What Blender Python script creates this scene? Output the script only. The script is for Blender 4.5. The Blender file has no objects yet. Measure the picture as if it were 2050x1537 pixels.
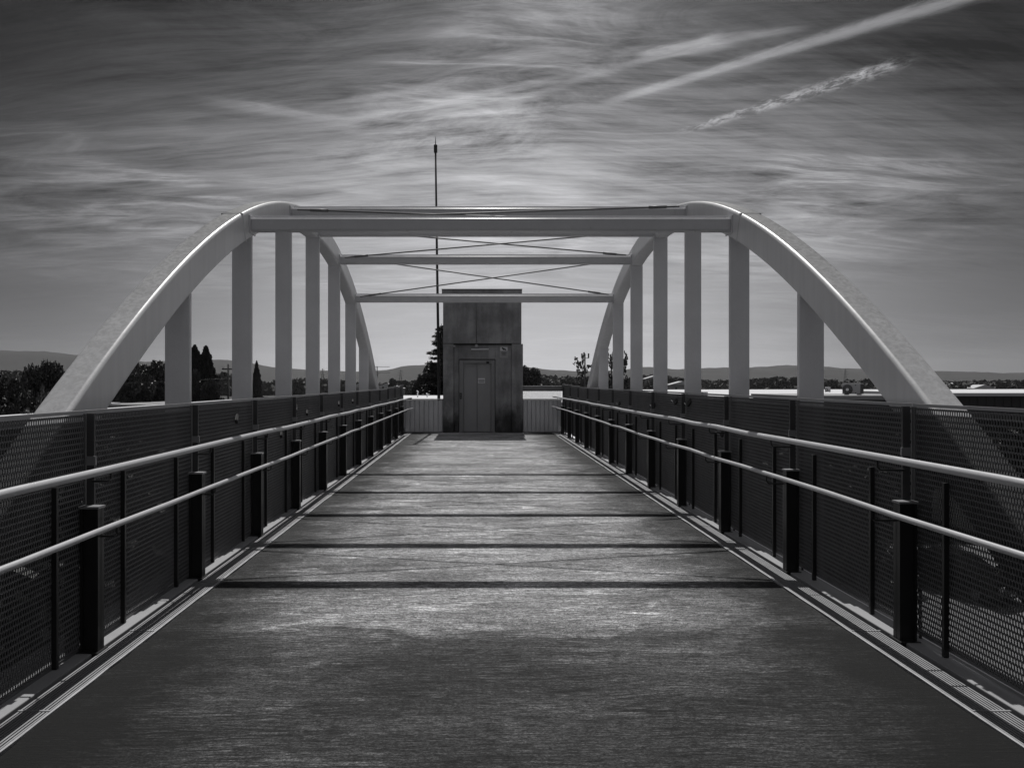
import bpy, bmesh, math, random
from mathutils import Vector, Matrix
R = math.radians
S = bpy.context.scene
COL = S.collection
PI = math.pi

# ------------------------------------------------------------------ camera
# world frame: x across the bridge, y along it (camera looks +y), z up, deck surface at z = 0
FPX, VX, VY, EYE = 1500.0, 955.0, 765.0, 1.5
cam = bpy.data.objects.new('camera', bpy.data.cameras.new('camera'))
COL.objects.link(cam)
cam.location = (0, 0, EYE); cam.rotation_euler = (R(90), 0, 0)
cam.data.sensor_width = 36; cam.data.lens = 36 * FPX / 2050
cam.data.shift_x = (1025 - VX) / 2050; cam.data.shift_y = -(768.5 - VY) / 2050
cam.data.clip_start = 0.05; cam.data.clip_end = 9000
S.camera = cam
S.view_settings.view_transform = 'Standard'; S.view_settings.look = 'None'
S.view_settings.exposure = 0.0; S.view_settings.gamma = 1; S.view_settings.use_curve_mapping = False

# ------------------------------------------------------------------ sun
SUN_EL, SUN_AZ = R(55.6), R(1.3)
sd = Vector((math.sin(SUN_AZ) * math.cos(SUN_EL), math.cos(SUN_AZ) * math.cos(SUN_EL), math.sin(SUN_EL)))
sl = bpy.data.lights.new('sun', 'SUN'); sl.energy = 3.6; sl.angle = R(0.5); sl.color = (1, .99, .97)
sun = bpy.data.objects.new('sun', sl); COL.objects.link(sun)
sun.rotation_euler = sd.to_track_quat('Z', 'Y').to_euler()

# ------------------------------------------------------------------ node helpers
class NG:
    def __init__(s, nt): s.nt = nt
    def new(s, t, **k):
        n = s.nt.nodes.new(t)
        for a, b in k.items(): setattr(n, a, b)
        return n
    def put(s, sock, v):
        if v is None: return
        if hasattr(v, 'is_output'): s.nt.links.new(v, sock)
        else: sock.default_value = v
    def m(s, op, a, b=None, c=None, clamp=False):
        n = s.new('ShaderNodeMath', operation=op); n.use_clamp = clamp
        s.put(n.inputs[0], a); s.put(n.inputs[1], b); s.put(n.inputs[2], c)
        return n.outputs[0]
    def vm(s, op, a, b=None, out=0):
        n = s.new('ShaderNodeVectorMath', operation=op)
        s.put(n.inputs[0], a)
        if b is not None: s.put(n.inputs[1], b)
        return n.outputs[out]
    def comb(s, x, y, z):
        n = s.new('ShaderNodeCombineXYZ')
        s.put(n.inputs[0], x); s.put(n.inputs[1], y); s.put(n.inputs[2], z)
        return n.outputs[0]
    def sep(s, v):
        n = s.new('ShaderNodeSeparateXYZ'); s.put(n.inputs[0], v); return n.outputs
    def noise(s, vec, scale=1, detail=4, rough=.55, dist=0.0):
        n = s.new('ShaderNodeTexNoise'); s.put(n.inputs['Vector'], vec)
        n.inputs['Scale'].default_value = scale; n.inputs['Detail'].default_value = detail
        n.inputs['Roughness'].default_value = rough; n.inputs['Distortion'].default_value = dist
        return n.outputs['Fac']
    def ramp(s, v, pts, interp='LINEAR'):
        n = s.new('ShaderNodeValToRGB'); s.put(n.inputs[0], v); r = n.color_ramp; r.interpolation = interp
        while len(r.elements) < len(pts): r.elements.new(.5)
        for e, (p, c) in zip(r.elements, pts):
            e.position = p; e.color = (c, c, c, 1)
        return n.outputs[0]
    def mr(s, v, a, b, c=0, d=1, t='SMOOTHSTEP'):
        n = s.new('ShaderNodeMapRange', interpolation_type=t)
        s.put(n.inputs[0], v)
        for i, q in enumerate((a, b, c, d)): n.inputs[1 + i].default_value = q
        return n.outputs[0]
    def tint(s, v, k=(1, 1, 1.03)):
        return s.comb(s.m('MULTIPLY', v, k[0]), s.m('MULTIPLY', v, k[1]), s.m('MULTIPLY', v, k[2]))

# ------------------------------------------------------------------ world: grey daylight sky with cirrus streaks
W = bpy.data.worlds.new("World"); S.world = W; W.use_nodes = True
W.node_tree.nodes.clear()
g = NG(W.node_tree)
wout = g.new('ShaderNodeOutputWorld'); bg = g.new('ShaderNodeBackground')
W.node_tree.links.new(bg.outputs[0], wout.inputs[0])
bg.inputs[1].default_value = 0.114
sky = g.new('ShaderNodeTexSky', sky_type='NISHITA'); sky.sun_disc = False
sky.sun_elevation = SUN_EL; sky.sun_rotation = SUN_AZ
bw = g.new('ShaderNodeRGBToBW'); W.node_tree.links.new(sky.outputs[0], bw.inputs[0])
tc = g.new('ShaderNodeTexCoord')
D = g.vm('NORMALIZE', tc.outputs['Generated'])
dx, dy, dz = g.sep(D)
def pdir(px, py): return Vector(((px - VX) / FPX, 1, (VY - py) / FPX)).normalized()
# brightness of the cloud veil by height above the horizon and by angle away from the sun
vert = g.ramp(dz, [(0, .50), (.05, .42), (.12, .38), (.20, .39), (.28, .26), (.35, .145), (.42, .085), (.50, .055), (.62, .09), (.80, .17), (1, .17)], 'B_SPLINE')
az = g.m('ARCTAN2', dx, dy)
hor = g.ramp(g.m('ABSOLUTE', g.m('SUBTRACT', az, .045)), [(0, 1), (.13, .97), (.25, .80), (.38, .46), (.50, .23), (.60, .12), (.75, .10), (1, .22)], 'B_SPLINE')
hor2 = g.m('MAXIMUM', hor, g.mr(dz, .5, .75))
base = g.m('MULTIPLY', vert, g.m('ADD', g.m('ADD', hor2, g.mr(dz, .11, 0, 0, .10)), g.m('MULTIPLY', g.mr(dz, .33, .12, 0, .13), g.m('SUBTRACT', 1, hor))))
zz = g.m('ADD', g.m('MAXIMUM', dz, 0.0), .10)
px_, py_ = g.m('DIVIDE', dx, zz), g.m('DIVIDE', dy, zz)
P = g.comb(px_, py_, 0)
warp = g.noise(P, .7, 3, .5)
py2 = g.m('ADD', g.m('ADD', py_, g.m('MULTIPLY', px_, .10)), g.m('MULTIPLY', warp, .35))
n1 = g.noise(g.comb(g.m('MULTIPLY', px_, .35), g.m('MULTIPLY', py2, 1.5), 3.1), 1.2, 10, .66, .25)
n2 = g.noise(g.comb(g.m('MULTIPLY', px_, .8), g.m('MULTIPLY', py2, 10), 7.7), 1.5, 10, .74, .3)
n3 = g.noise(P, .55, 3, .5)
py3 = g.m('SUBTRACT', py_, g.m('MULTIPLY', px_, .45))
n4 = g.noise(g.comb(g.m('MULTIPLY', px_, .6), g.m('MULTIPLY', py3, 5.5), 1.7), 1.5, 10, .74, .5)
st = g.m('ADD', g.m('MULTIPLY', g.m('SUBTRACT', n1, .5), 2.0), g.m('MULTIPLY', g.m('SUBTRACT', n2, .5), 1.5))
n5 = g.noise(g.comb(g.m('MULTIPLY', px_, 1.6), g.m('MULTIPLY', py2, 3.2), 21.3), 1.7, 12, .72, 1.1)
n6 = g.mr(g.noise(P, .8, 2, .5), .40, .60)
st = g.m('ADD', st, g.m('MULTIPLY', g.m('SUBTRACT', n4, .5), g.mr(px_, -.5, 1.6, .4, 1.4)))
st = g.m('ADD', st, g.m('MULTIPLY', g.m('SUBTRACT', n3, .5), 1.3))
st = g.m('ADD', st, g.m('MULTIPLY', g.m('MULTIPLY', g.m('SUBTRACT', n5, .5), n6), 2.6))
amt = g.mr(dz, .08, .33, .09, 1.7)
nr = g.noise(g.comb(g.m('MULTIPLY', px_, .55), g.m('MULTIPLY', g.m('SUBTRACT', py2, g.m('MULTIPLY', px_, .22)), 2.6), 12.4), 1.3, 9, .62, .7)
rid = g.m('POWER', g.m('SUBTRACT', 1, g.m('ABSOLUTE', g.m('SUBTRACT', g.m('MULTIPLY', nr, 2), 1))), 9)
msk = g.mr(g.noise(P, .9, 3, .5), .46, .62)
st = g.m('ADD', st, g.m('MULTIPLY', g.m('MULTIPLY', rid, msk), 1.1))
lum = g.m('MULTIPLY', base, g.m('MAXIMUM', g.m('ADD', 1, g.m('MULTIPLY', st, amt)), .3))
def streak(p1, p2, w1, w2, amp, seed, soft=.12, rag=.6):
    """a long thin cloud lying along the great circle through two directions"""
    global lum
    a, b = pdir(*p1), pdir(*p2)
    n = a.cross(b).normalized(); t = (b - a); L = t.length; t = t / L
    s_ = g.vm('DOT_PRODUCT', D, tuple(n), out=1)
    al = g.m('DIVIDE', g.m('SUBTRACT', g.vm('DOT_PRODUCT', D, tuple(t), out=1), a.dot(t)), L)
    wid = g.mr(al, 0, 1, w1, w2, 'LINEAR')
    hf = rag >= .85
    nn = g.noise(g.comb(g.m('MULTIPLY', al, (40 if hf else 14) * L), g.m('MULTIPLY', s_, 130 if hf else 90), seed), 1.5, 9, .7, .5)
    sw = g.m('ADD', s_, g.m('MULTIPLY', g.m('SUBTRACT', nn, .5), g.m('MULTIPLY', wid, 1.6)))
    q = g.m('DIVIDE', sw, wid)
    core = g.m('EXPONENT', g.m('MULTIPLY', g.m('POWER', g.m('ABSOLUTE', q), 2.8), -1))
    ends = g.m('MULTIPLY', g.mr(al, -soft, soft * 1.5), g.mr(al, 1 + soft, 1 - soft * 1.5))
    tex = g.m('ADD', 1 - rag, g.m('MULTIPLY', nn, 2 * rag)) if rag < .85 else g.mr(nn, .40, .62, 0, 1.8)
    front = g.m('GREATER_THAN', dy, 0)
    lum = g.m('ADD', lum, g.m('MULTIPLY', g.m('MULTIPLY', g.m('MULTIPLY', core, ends), tex), g.m('MULTIPLY', front, amp)))
streak((1225, 202), (2000, -25), .0042, .0068, .17, 2.2, .08, .5)
streak((1705, 150), (1800, 130), .003, .003, .10, 7.7, .2, .9)
streak((1230, 200), (1560, 120), .010, .006, .04, 4.9, .2, .7)
streak((1280, 110), (1440, 78), .0035, .006, .17, 9.2, .12, .8)
streak((1400, 86), (1600, 58), .006, .004, .10, 3.3, .2, .8)
streak((1278, 122), (1470, 88), .003, .005, .13, 9.9, .15, .8)
streak((1375, 262), (1800, 130), .004, .007, .13, 4.4, .12, .9)
streak((620, 215), (1010, 150), .003, .008, .09, 6.1, .25, .8)
streak((690, 245), (1200, 142), .004, .006, .10, 8.3, .25, .7)
streak((430, 205), (680, 240), .007, .005, .10, 3.9, .3, .8)
streak((1000, 210), (1290, 120), .004, .006, .07, 1.9, .3, .8)
streak((1040, 130), (1460, 140), .012, .007, .045, 6.9, .3, .8)
streak((1320, 285), (1500, 300), .006, .005, .04, 7.1, .3, .8)
lum = g.m('ADD', g.m('MULTIPLY', lum, 10.2), g.m('MULTIPLY', bw.outputs[0], .012))
W.node_tree.links.new(g.tint(lum, (1, 1, 1.035)), bg.inputs[0])

# ------------------------------------------------------------------ materials (all neutral: a black and white place)
def mat(name, c=.3, rough=.6, metal=0, var=0.0, vs=3.0, stretch=(1, 1, 1), bump=0.0, bs=40, spec=.5, fine=0.0, trans=0):
    m = bpy.data.materials.new(name); m.use_nodes = True; n = NG(m.node_tree)
    b = m.node_tree.nodes['Principled BSDF']
    b.inputs['Roughness'].default_value = rough; b.inputs['Metallic'].default_value = metal
    b.inputs['Specular IOR Level'].default_value = spec
    tcn = n.new('ShaderNodeTexCoord'); geo = n.new('ShaderNodeNewGeometry')
    pos = n.vm('MULTIPLY', geo.outputs['Position'], stretch)
    v = c
    if var:
        f = n.noise(pos, vs, 6, .6)
        v = n.m('MULTIPLY', c, n.m('ADD', 1, n.m('MULTIPLY', n.m('SUBTRACT', f, .5), 2 * var)))
    if fine:
        f2 = n.noise(pos, vs * 14, 3, .7)
        v = n.m('MULTIPLY', v, n.m('ADD', 1, n.m('MULTIPLY', n.m('SUBTRACT', f2, .5), 2 * fine)))
    if var or fine:
        v = n.m('MAXIMUM', v, .002)
        m.node_tree.links.new(n.tint(v), b.inputs['Base Color'])
        r = n.m('ADD', rough - .08, n.m('MULTIPLY', n.noise(pos, vs * 2, 3), .16))
        m.node_tree.links.new(r, b.inputs['Roughness'])
    else:
        b.inputs['Base Color'].default_value = (c, c, c * 1.03, 1)
    if bump:
        bn = n.new('ShaderNodeBump'); bn.inputs['Strength'].default_value = bump; bn.inputs['Distance'].default_value = .01
        m.node_tree.links.new(n.noise(pos, bs, 3), bn.inputs['Height'])
        m.node_tree.links.new(bn.outputs[0], b.inputs['Normal'])
    return m

def deck_mat():
    m = bpy.data.materials.new('brushed_concrete'); m.use_nodes = True; n = NG(m.node_tree)
    b = m.node_tree.nodes['Principled BSDF']
    geo = n.new('ShaderNodeNewGeometry'); P_ = geo.outputs['Position']; x, y, z = n.sep(P_)
    lines = n.noise(n.vm('MULTIPLY', P_, (9, 80, 1)), 1, 6, .75)
    lines2 = n.noise(n.vm('MULTIPLY', P_, (1.6, 150, 1)), 1, 3, .7)
    grain = n.noise(n.vm('MULTIPLY', P_, (1, 1.6, 1)), 75, 6, .85)
    patch = n.noise(n.vm('MULTIPLY', P_, (.55, 1.3, 1)), 1.1, 9, .68, .5)
    band = n.noise(n.vm('MULTIPLY', P_, (.8, 7, 1)), 1, 5, .6, .3)
    edge = n.noise(n.vm('MULTIPLY', P_, (1.6, 1.6, 1)), 1, 6, .7)
    # grime along both gutters, widened to paint in lens vignette; darker tone at near end
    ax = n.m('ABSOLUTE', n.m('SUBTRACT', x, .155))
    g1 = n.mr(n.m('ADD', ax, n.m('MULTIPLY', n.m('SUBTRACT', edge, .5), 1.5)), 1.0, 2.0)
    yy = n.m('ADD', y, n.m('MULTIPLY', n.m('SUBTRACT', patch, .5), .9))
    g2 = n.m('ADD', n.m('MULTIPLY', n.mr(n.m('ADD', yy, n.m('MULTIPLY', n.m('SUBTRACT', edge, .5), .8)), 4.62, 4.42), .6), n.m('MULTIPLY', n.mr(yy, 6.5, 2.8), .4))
    darken = n.m('SUBTRACT', 1, n.m('MULTIPLY', n.m('SUBTRACT', 1, n.m('MULTIPLY', g1, .89)), n.m('SUBTRACT', 1, n.m('MULTIPLY', g2, .85))))
    v = n.mr(patch, .30, .70, .13, .33)
    v = n.m('MULTIPLY', v, n.mr(band, .25, .75, .72, 1.25))
    v = n.m('MULTIPLY', v, n.m('MAXIMUM', n.mr(lines, .37, .63, .35, 1.65, 'LINEAR'), .1))
    v = n.m('MULTIPLY', v, n.mr(lines2, .36, .64, .68, 1.32, 'LINEAR'))
    v = n.m('MULTIPLY', v, n.m('MAXIMUM', n.mr(grain, .40, .60, .2, 1.8, 'LINEAR'), .08))
    g5 = n.noise(n.vm('MULTIPLY', P_, (1, 2.2, 1)), 26, 5, .9)
    v = n.m('MULTIPLY', v, n.m('MAXIMUM', n.mr(g5, .40, .60, .35, 1.65, 'LINEAR'), .15))
    for ang, sc_, sd_ in ((5, 60, 3.3), (-4, 75, 9.1)):     # sweeping broom strokes that cross each other
        rx_ = n.m('ADD', n.m('MULTIPLY', x, math.cos(R(ang))), n.m('MULTIPLY', y, math.sin(R(ang)))); ry_ = n.m('SUBTRACT', n.m('MULTIPLY', y, math.cos(R(ang))), n.m('MULTIPLY', x, math.sin(R(ang))))
        wv = n.m('MULTIPLY', n.noise(n.vm('MULTIPLY', P_, (.8, .8, 1)), 1, 2), .25)
        sk = n.noise(n.comb(n.m('MULTIPLY', rx_, 1.5), n.m('MULTIPLY', n.m('ADD', ry_, wv), sc_), sd_), 1, 3, .6)
        mk = n.mr(n.noise(n.vm('ADD', P_, (sd_, 0, 0)), 1.4, 4, .6), .45, .62)
        v = n.m('MULTIPLY', v, n.m('ADD', 1, n.m('MULTIPLY', mk, n.mr(sk, .40, .62, -.35, .55, 'LINEAR'))))
    blot = n.noise(n.vm('MULTIPLY', P_, (1, 2.4, 1)), 3.2, 7, .75, .6)
    v = n.m('MULTIPLY', v, n.mr(blot, .54, .64, 1, .48))
    worn = n.noise(n.vm('MULTIPLY', P_, (1, 3.0, 1)), 2.1, 8, .72, .9)
    v = n.m('MULTIPLY', v, n.mr(worn, .53, .66, 1, 2.0))
    v = n.m('MULTIPLY', v, n.m('SUBTRACT', 1, darken))
    v = n.m('MAXIMUM', v, .006)
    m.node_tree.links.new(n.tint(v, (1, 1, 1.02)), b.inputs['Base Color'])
    b.inputs['Roughness'].default_value = .88; b.inputs['Specular IOR Level'].default_value = .25
    h = n.m('ADD', n.m('MULTIPLY', lines, .6), n.m('ADD', n.m('MULTIPLY', lines2, .5), n.m('MULTIPLY', grain, .5)))
    bn = n.new('ShaderNodeBump'); bn.inputs['Strength'].default_value = .9; bn.inputs['Distance'].default_value = .008
    m.node_tree.links.new(h, bn.inputs['Height']); m.node_tree.links.new(bn.outputs[0], b.inputs['Normal'])
    return m

def arch_mat():
    m = bpy.data.materials.new('weathered_white_paint'); m.use_nodes = True; n = NG(m.node_tree)
    b = m.node_tree.nodes['Principled BSDF']
    geo = n.new('ShaderNodeNewGeometry'); P_ = geo.outputs['Position']
    nz = n.sep(geo.outputs['True Normal'])[2]
    big = n.noise(P_, .9, 3, .5); spots = n.noise(P_, 26, 7, .78, .6); drip = n.noise(n.vm('MULTIPLY', P_, (14, 14, 1.2)), 1, 4, .6)
    # dirt that has settled on upward faces, thickest where the arch runs flat
    flat = n.mr(nz, .76, .96); up = n.mr(nz, .35, .75)
    dirt = n.m('MULTIPLY', n.mr(spots, .42, .60, .62, 1.0), flat)
    v = n.mr(big, .3, .7, .74, .82)
    v = n.m('MULTIPLY', v, n.mr(drip, .3, .7, .94, 1.03))
    v = n.m('MULTIPLY', v, n.mr(n.noise(P_, 30, 4, .8), .70, .78, 1, .55))
    v = n.m('MULTIPLY', v, n.m('SUBTRACT', 1, n.m('MULTIPLY', dirt, .86)))
    v = n.m('MULTIPLY', v, n.m('SUBTRACT', 1, n.m('MULTIPLY', up, n.mr(spots, .36, .66, .30, .46))))   # grime film on the weather side
    m.node_tree.links.new(n.tint(v, (1, 1, 1.02)), b.inputs['Base Color'])
    b.inputs['Roughness'].default_value = .36; b.inputs['Specular IOR Level'].default_value = 1.0
    bn = n.new('ShaderNodeBump'); bn.inputs['Strength'].default_value = .12; bn.inputs['Distance'].default_value = .004
    m.node_tree.links.new(n.noise(P_, 60, 4, .7), bn.inputs['Height']); m.node_tree.links.new(bn.outputs[0], b.inputs['Normal'])
    return m

def tower_mat():
    m = bpy.data.materials.new('stained_concrete'); m.use_nodes = True; n = NG(m.node_tree)
    b = m.node_tree.nodes['Principled BSDF']
    geo = n.new('ShaderNodeNewGeometry'); P_ = geo.outputs['Position']; x, y, z = n.sep(P_)
    a = n.noise(P_, 1.3, 6, .6); c = n.noise(n.vm('MULTIPLY', P_, (5, 5, .8)), 1, 5, .65); f = n.noise(P_, 40, 3, .7)
    low_tone = n.mr(n.m('ADD', z, n.m('MULTIPLY', n.m('SUBTRACT', n.noise(n.vm('MULTIPLY', P_, (2.2, 2, 1.2)), 1, 6, .7), .5), 2.2)), 1.1, .2)  # concrete colour gets darker towards the bottom, with an uneven edge
    v = n.mr(a, .32, .68, .22, .38)
    v = n.m('MULTIPLY', v, n.mr(c, .3, .7, .8, 1.15)); v = n.m('MULTIPLY', v, n.mr(f, .2, .8, .85, 1.15))
    v = n.m('MULTIPLY', v, n.m('SUBTRACT', 1, n.m('MULTIPLY', low_tone, .8)))
    m.node_tree.links.new(n.tint(v), b.inputs['Base Color']); b.inputs['Roughness'].default_value = .9
    bn = n.new('ShaderNodeBump'); bn.inputs['Strength'].default_value = .3; bn.inputs['Distance'].default_value = .01
    m.node_tree.links.new(f, bn.inputs['Height']); m.node_tree.links.new(bn.outputs[0], b.inputs['Normal'])
    return m

def leaf_mat(name, c, gloss=.5):
    m = bpy.data.materials.new(name); m.use_nodes = True; n = NG(m.node_tree)
    b = m.node_tree.nodes['Principled BSDF']
    geo = n.new('ShaderNodeNewGeometry')
    v = n.m('MULTIPLY', c, n.m('ADD', .55, n.m('MULTIPLY', geo.outputs['Random Per Island'], .9)))
    m.node_tree.links.new(n.tint(v, (1, 1, 1)), b.inputs['Base Color'])
    b.inputs['Roughness'].default_value = gloss; b.inputs['Specular IOR Level'].default_value = .35
    return m

M = dict(
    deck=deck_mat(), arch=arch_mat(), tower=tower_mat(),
    hanger=mat('grey_paint', .78, .5, var=.14, vs=2.5, fine=.05, bump=.1, bs=60),
    beam=mat('beam_paint', .60, .30, var=.12, vs=4, fine=.06),
    brace=mat('brace_paint', .20, .5, var=.1),
    rod=mat('dark_steel', .05, .5, .3),
    rail=mat('brushed_stainless', .52, .33, .12, var=.10, vs=4),
    post=mat('dark_post_paint', .022, .35, 0, var=.3, vs=5),
    flat=mat('worn_steel_bar', .10, .4, .5, var=.35, vs=8),
    bracket=mat('bright_bracket', .40, .35, .6),
    meshm=mat('perforated_metal', .18, .45, .2, var=.25, vs=5),
    alu=mat('ribbed_aluminium', .34, .45, .4, var=.15, vs=5),
    aludark=mat('gutter_bottom', .03, .8),
    ledge=mat('pale_kerb', .30, .8, var=.2, vs=6, fine=.15),
    edge=mat('edge_trim', .36, .6, .1, var=.5, vs=9, fine=.3),
    door=mat('lift_door_metal', .34, .5, .1, var=.16, vs=4, stretch=(1, 1, .4)),
    frame=mat('door_frame_metal', .27, .5, .2, var=.1, vs=4),
    black=mat('black_plastic', .012, .5), white=mat('white_plastic', .8, .45), pict2=mat('sign_plate', .34, .4),
    grey=mat('grey_plastic', .4, .5),
    panel=mat('corrugated_panel', .75, .5, .2, var=.18, vs=4, stretch=(1, 1, .5)),
    coping=mat('panel_coping', .25, .5, .2),
    roof=mat('white_roof', .60, .8, var=.10, vs=.5), wallp=mat('pale_render', .25, .9, var=.15, vs=.6),
    wall=mat('dark_cladding', .035, .7, var=.25, vs=.8, stretch=(3, 3, .4)),
    topm=mat('panel_top_metal', .42, .35, .4), car=mat('dark_car_paint', .015, .2), rubber=mat('tyre_rubber', .02, .8),
    tiles=mat('pale_tiles', .5, .8, var=.35, vs=5), glass=mat('window_glass', .03, .15),
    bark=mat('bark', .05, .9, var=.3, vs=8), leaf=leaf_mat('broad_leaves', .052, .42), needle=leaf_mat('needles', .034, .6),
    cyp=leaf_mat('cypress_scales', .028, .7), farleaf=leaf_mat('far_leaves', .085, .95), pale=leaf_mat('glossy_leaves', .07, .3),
    asphalt=mat('asphalt', .025, .85, var=.3, vs=.5, fine=.2), ground=mat('dry_ground', .025, .95, var=.4, vs=.15),
    paving=mat('pale_paving', .58, .85, var=.2, vs=1.2, fine=.15), hill=mat('hill_scrub', .024, 1, var=.35, vs=.02, bump=.0),
    paint=mat('road_paint', .5, .7), galv=mat('galvanised_steel', .22, .45, .6, var=.2, vs=3),
)

# ------------------------------------------------------------------ mesh helpers
class MB:
    def __init__(s): s.v = []; s.f = []; s.sm = []
    def face(s, f, smooth=False): s.f.append(tuple(f)); s.sm.append(smooth)
    def box(s, x0, x1, y0, y1, z0, z1):
        b = len(s.v)
        s.v += [(x0, y0, z0), (x1, y0, z0), (x1, y1, z0), (x0, y1, z0), (x0, y0, z1), (x1, y0, z1), (x1, y1, z1), (x0, y1, z1)]
        for f in ((0, 3, 2, 1), (4, 5, 6, 7), (0, 1, 5, 4), (1, 2, 6, 5), (2, 3, 7, 6), (3, 0, 4, 7)): s.face([b + i for i in f])
        return s
    def tube(s, pts, r, n=10, r2=None, caps=True):
        pts = [Vector(p) for p in pts]; b = len(s.v); k = len(pts)
        for i, p in enumerate(pts):
            t = (pts[min(i + 1, k - 1)] - pts[max(i - 1, 0)]).normalized()
            up = Vector((0, 0, 1)) if abs(t.z) < .9 else Vector((1, 0, 0))
            a = t.cross(up).normalized(); c = a.cross(t)
            rr = r if r2 is None else r + (r2 - r) * i / (k - 1)
            for j in range(n):
                q = 2 * PI * j / n
                s.v.append(tuple(p + a * math.cos(q) * rr + c * math.sin(q) * rr))
        for i in range(k - 1):
            for j in range(n):
                s.face((b + i * n + j, b + i * n + (j + 1) % n, b + (i + 1) * n + (j + 1) % n, b + (i + 1) * n + j), True)
        if caps:
            s.face([b + j for j in range(n)][::-1]); s.face([b + (k - 1) * n + j for j in range(n)])
        return s
    def quad(s, p, a, c):
        b = len(s.v); p = Vector(p)
        s.v += [tuple(p - a - c), tuple(p + a - c), tuple(p + a + c), tuple(p - a + c)]; s.face((b, b + 1, b + 2, b + 3))
    def prism(s, poly, axis, a, b_):
        """extrude a 2D polygon (list of (u,v)) along axis from a to b_"""
        b = len(s.v); n = len(poly)
        for w in (a, b_):
            for (u, v) in poly:
                s.v.append({'x': (w, u, v), 'y': (u, w, v), 'z': (u, v, w)}[axis])
        for i in range(n): s.face((b + i, b + (i + 1) % n, b + n + (i + 1) % n, b + n + i))
        s.face([b + i for i in range(n)][::-1]); s.face([b + n + i for i in range(n)])
        return s
    def mesh(s, name, m):
        me = bpy.data.meshes.new(name); me.from_pydata(s.v, [], s.f); me.update()
        for p, q in zip(me.polygons, s.sm): p.use_smooth = q
        me.materials.append(m)
        return me
    def build(s, name, m, parent=None, bevel=0, fix=True, seg=3):
        me = s.mesh(name, m)
        if fix:
            bm = bmesh.new(); bm.from_mesh(me); bmesh.ops.recalc_face_normals(bm, faces=bm.faces)
            if bevel:
                es = [e for e in bm.edges if len(e.link_faces) == 2 and e.calc_face_angle(0) > .5]
                bmesh.ops.bevel(bm, geom=es, offset=bevel, segments=seg, affect='EDGES', profile=.5, clamp_overlap=True)
            bm.to_mesh(me); bm.free()
        o = bpy.data.objects.new(name, me); COL.objects.link(o)
        if parent: o.parent = parent
        return o
def tag(o, label=None, cat=None, group=None, kind=None):
    if label: o['label'] = label
    if cat: o['category'] = cat
    if group: o['group'] = group
    if kind: o['kind'] = kind
    return o
def empty(name, loc=(0, 0, 0), rz=0):
    o = bpy.data.objects.new(name, None); COL.objects.link(o); o.location = loc; o.rotation_euler.z = rz
    o.empty_display_size = .2
    return o
def copy_tree(o, parent=None, base=None):
    c = o.copy(); COL.objects.link(c); c.parent = parent
    for ch in [k for k in ALLCH.get(o.name, [])] or list(o.children): copy_tree(ch, c)
    return c
ALLCH = {}
def bx(x0, x1, y0, y1, z0, z1): return MB().box(x0, x1, y0, y1, z0, z1)
def inst(me, name, parent, loc=(0, 0, 0), rot=(0, 0, 0), sc=None):
    o = bpy.data.objects.new(name, me); COL.objects.link(o)
    if parent: o.parent = parent
    o.location = loc; o.rotation_euler = rot
    if sc: o.scale = sc
    return o

GZ = -6.5                                   # street level under the bridge
def at(px, py, Y): return Vector(((px - VX) * Y / FPX, Y, EYE + (VY - py) * Y / FPX))

# ================================================================== THE SETTING
def grid(name, m, x0, x1, y0, y1, nx, ny, h, kind='structure'):
    b = MB()
    for j in range(ny + 1):
        for i in range(nx + 1):
            x = x0 + (x1 - x0) * i / nx; y = y0 + (y1 - y0) * j / ny
            b.v.append((x, y, h(x, y)))
    for j in range(ny):
        for i in range(nx):
            a = j * (nx + 1) + i; b.face((a, a + 1, a + nx + 2, a + nx + 1), True)
    o = b.build(name, m, fix=False); tag(o, kind=kind); return o
grid('ground', M['ground'], -3600, 3600, -300, 4200, 4, 4, lambda x, y: GZ)
o = bx(-300, 300, -1.0, 11.5, GZ - .3, GZ + .004).build('road', M['asphalt']); tag(o, kind='structure')
b = MB()
for k in range(-20, 21): b.box(k * 9 - 1.5, k * 9 + 1.5, 5.18, 5.32, GZ - .01, GZ + .008)
tag(b.build('road_markings', M['paint']), kind='structure')

# hills: two ranges whose skylines follow the photograph at their own distance
def interp(pts, x):
    if x <= pts[0][0]: return pts[0][1]
    for (a, b_), (c, d) in zip(pts, pts[1:]):
        if x <= c:
            t = (x - a) / (c - a); t = t * t * (3 - 2 * t); return b_ + (d - b_) * t
    return pts[-1][1]
from mathutils import noise as mn
def fbm(x, y, s, seed=0): return mn.fractal(Vector((x * s, y * s, seed)), .9, 2.0, 5)
ridge = [(-900, 730), (-500, 712), (-150, 700), (30, 703), (90, 704), (170, 712), (300, 726), (380, 722), (440, 720), (500, 728), (560, 737), (640, 742), (720, 744),
         (780, 741), (830, 732), (900, 731), (1000, 736), (1060, 734), (1110, 741), (1160, 745), (1230, 742), (1290, 735), (1345, 741), (1400, 738), (1450, 737), (1500, 740),
         (1545, 732), (1570, 730), (1620, 734), (1680, 739), (1760, 741), (1880, 744), (1960, 748), (2060, 747), (2300, 742), (2900, 735)]
def hillh(x, y):
    if y < 1500: return GZ - 2
    px = VX + FPX * x / 2300.0
    top = (VY - interp(ridge, px)) * 2300 / FPX + EYE
    t = (y - 1500) / 800.0
    t = max(0, min(1, t)); t = t * t * (3 - 2 * t)
    if y > 2300: t = 1 - .35 * min(1, (y - 2300) / 900)
    r = fbm(x, y, .004, 3) * 5 * t + fbm(x, y, .03, 8) * 1.6 * t
    return GZ - 2 + (top - GZ + 2) * t + r
grid('hills', M['hill'], -2600, 3600, 1480, 3200, 310, 60, hillh)

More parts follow.
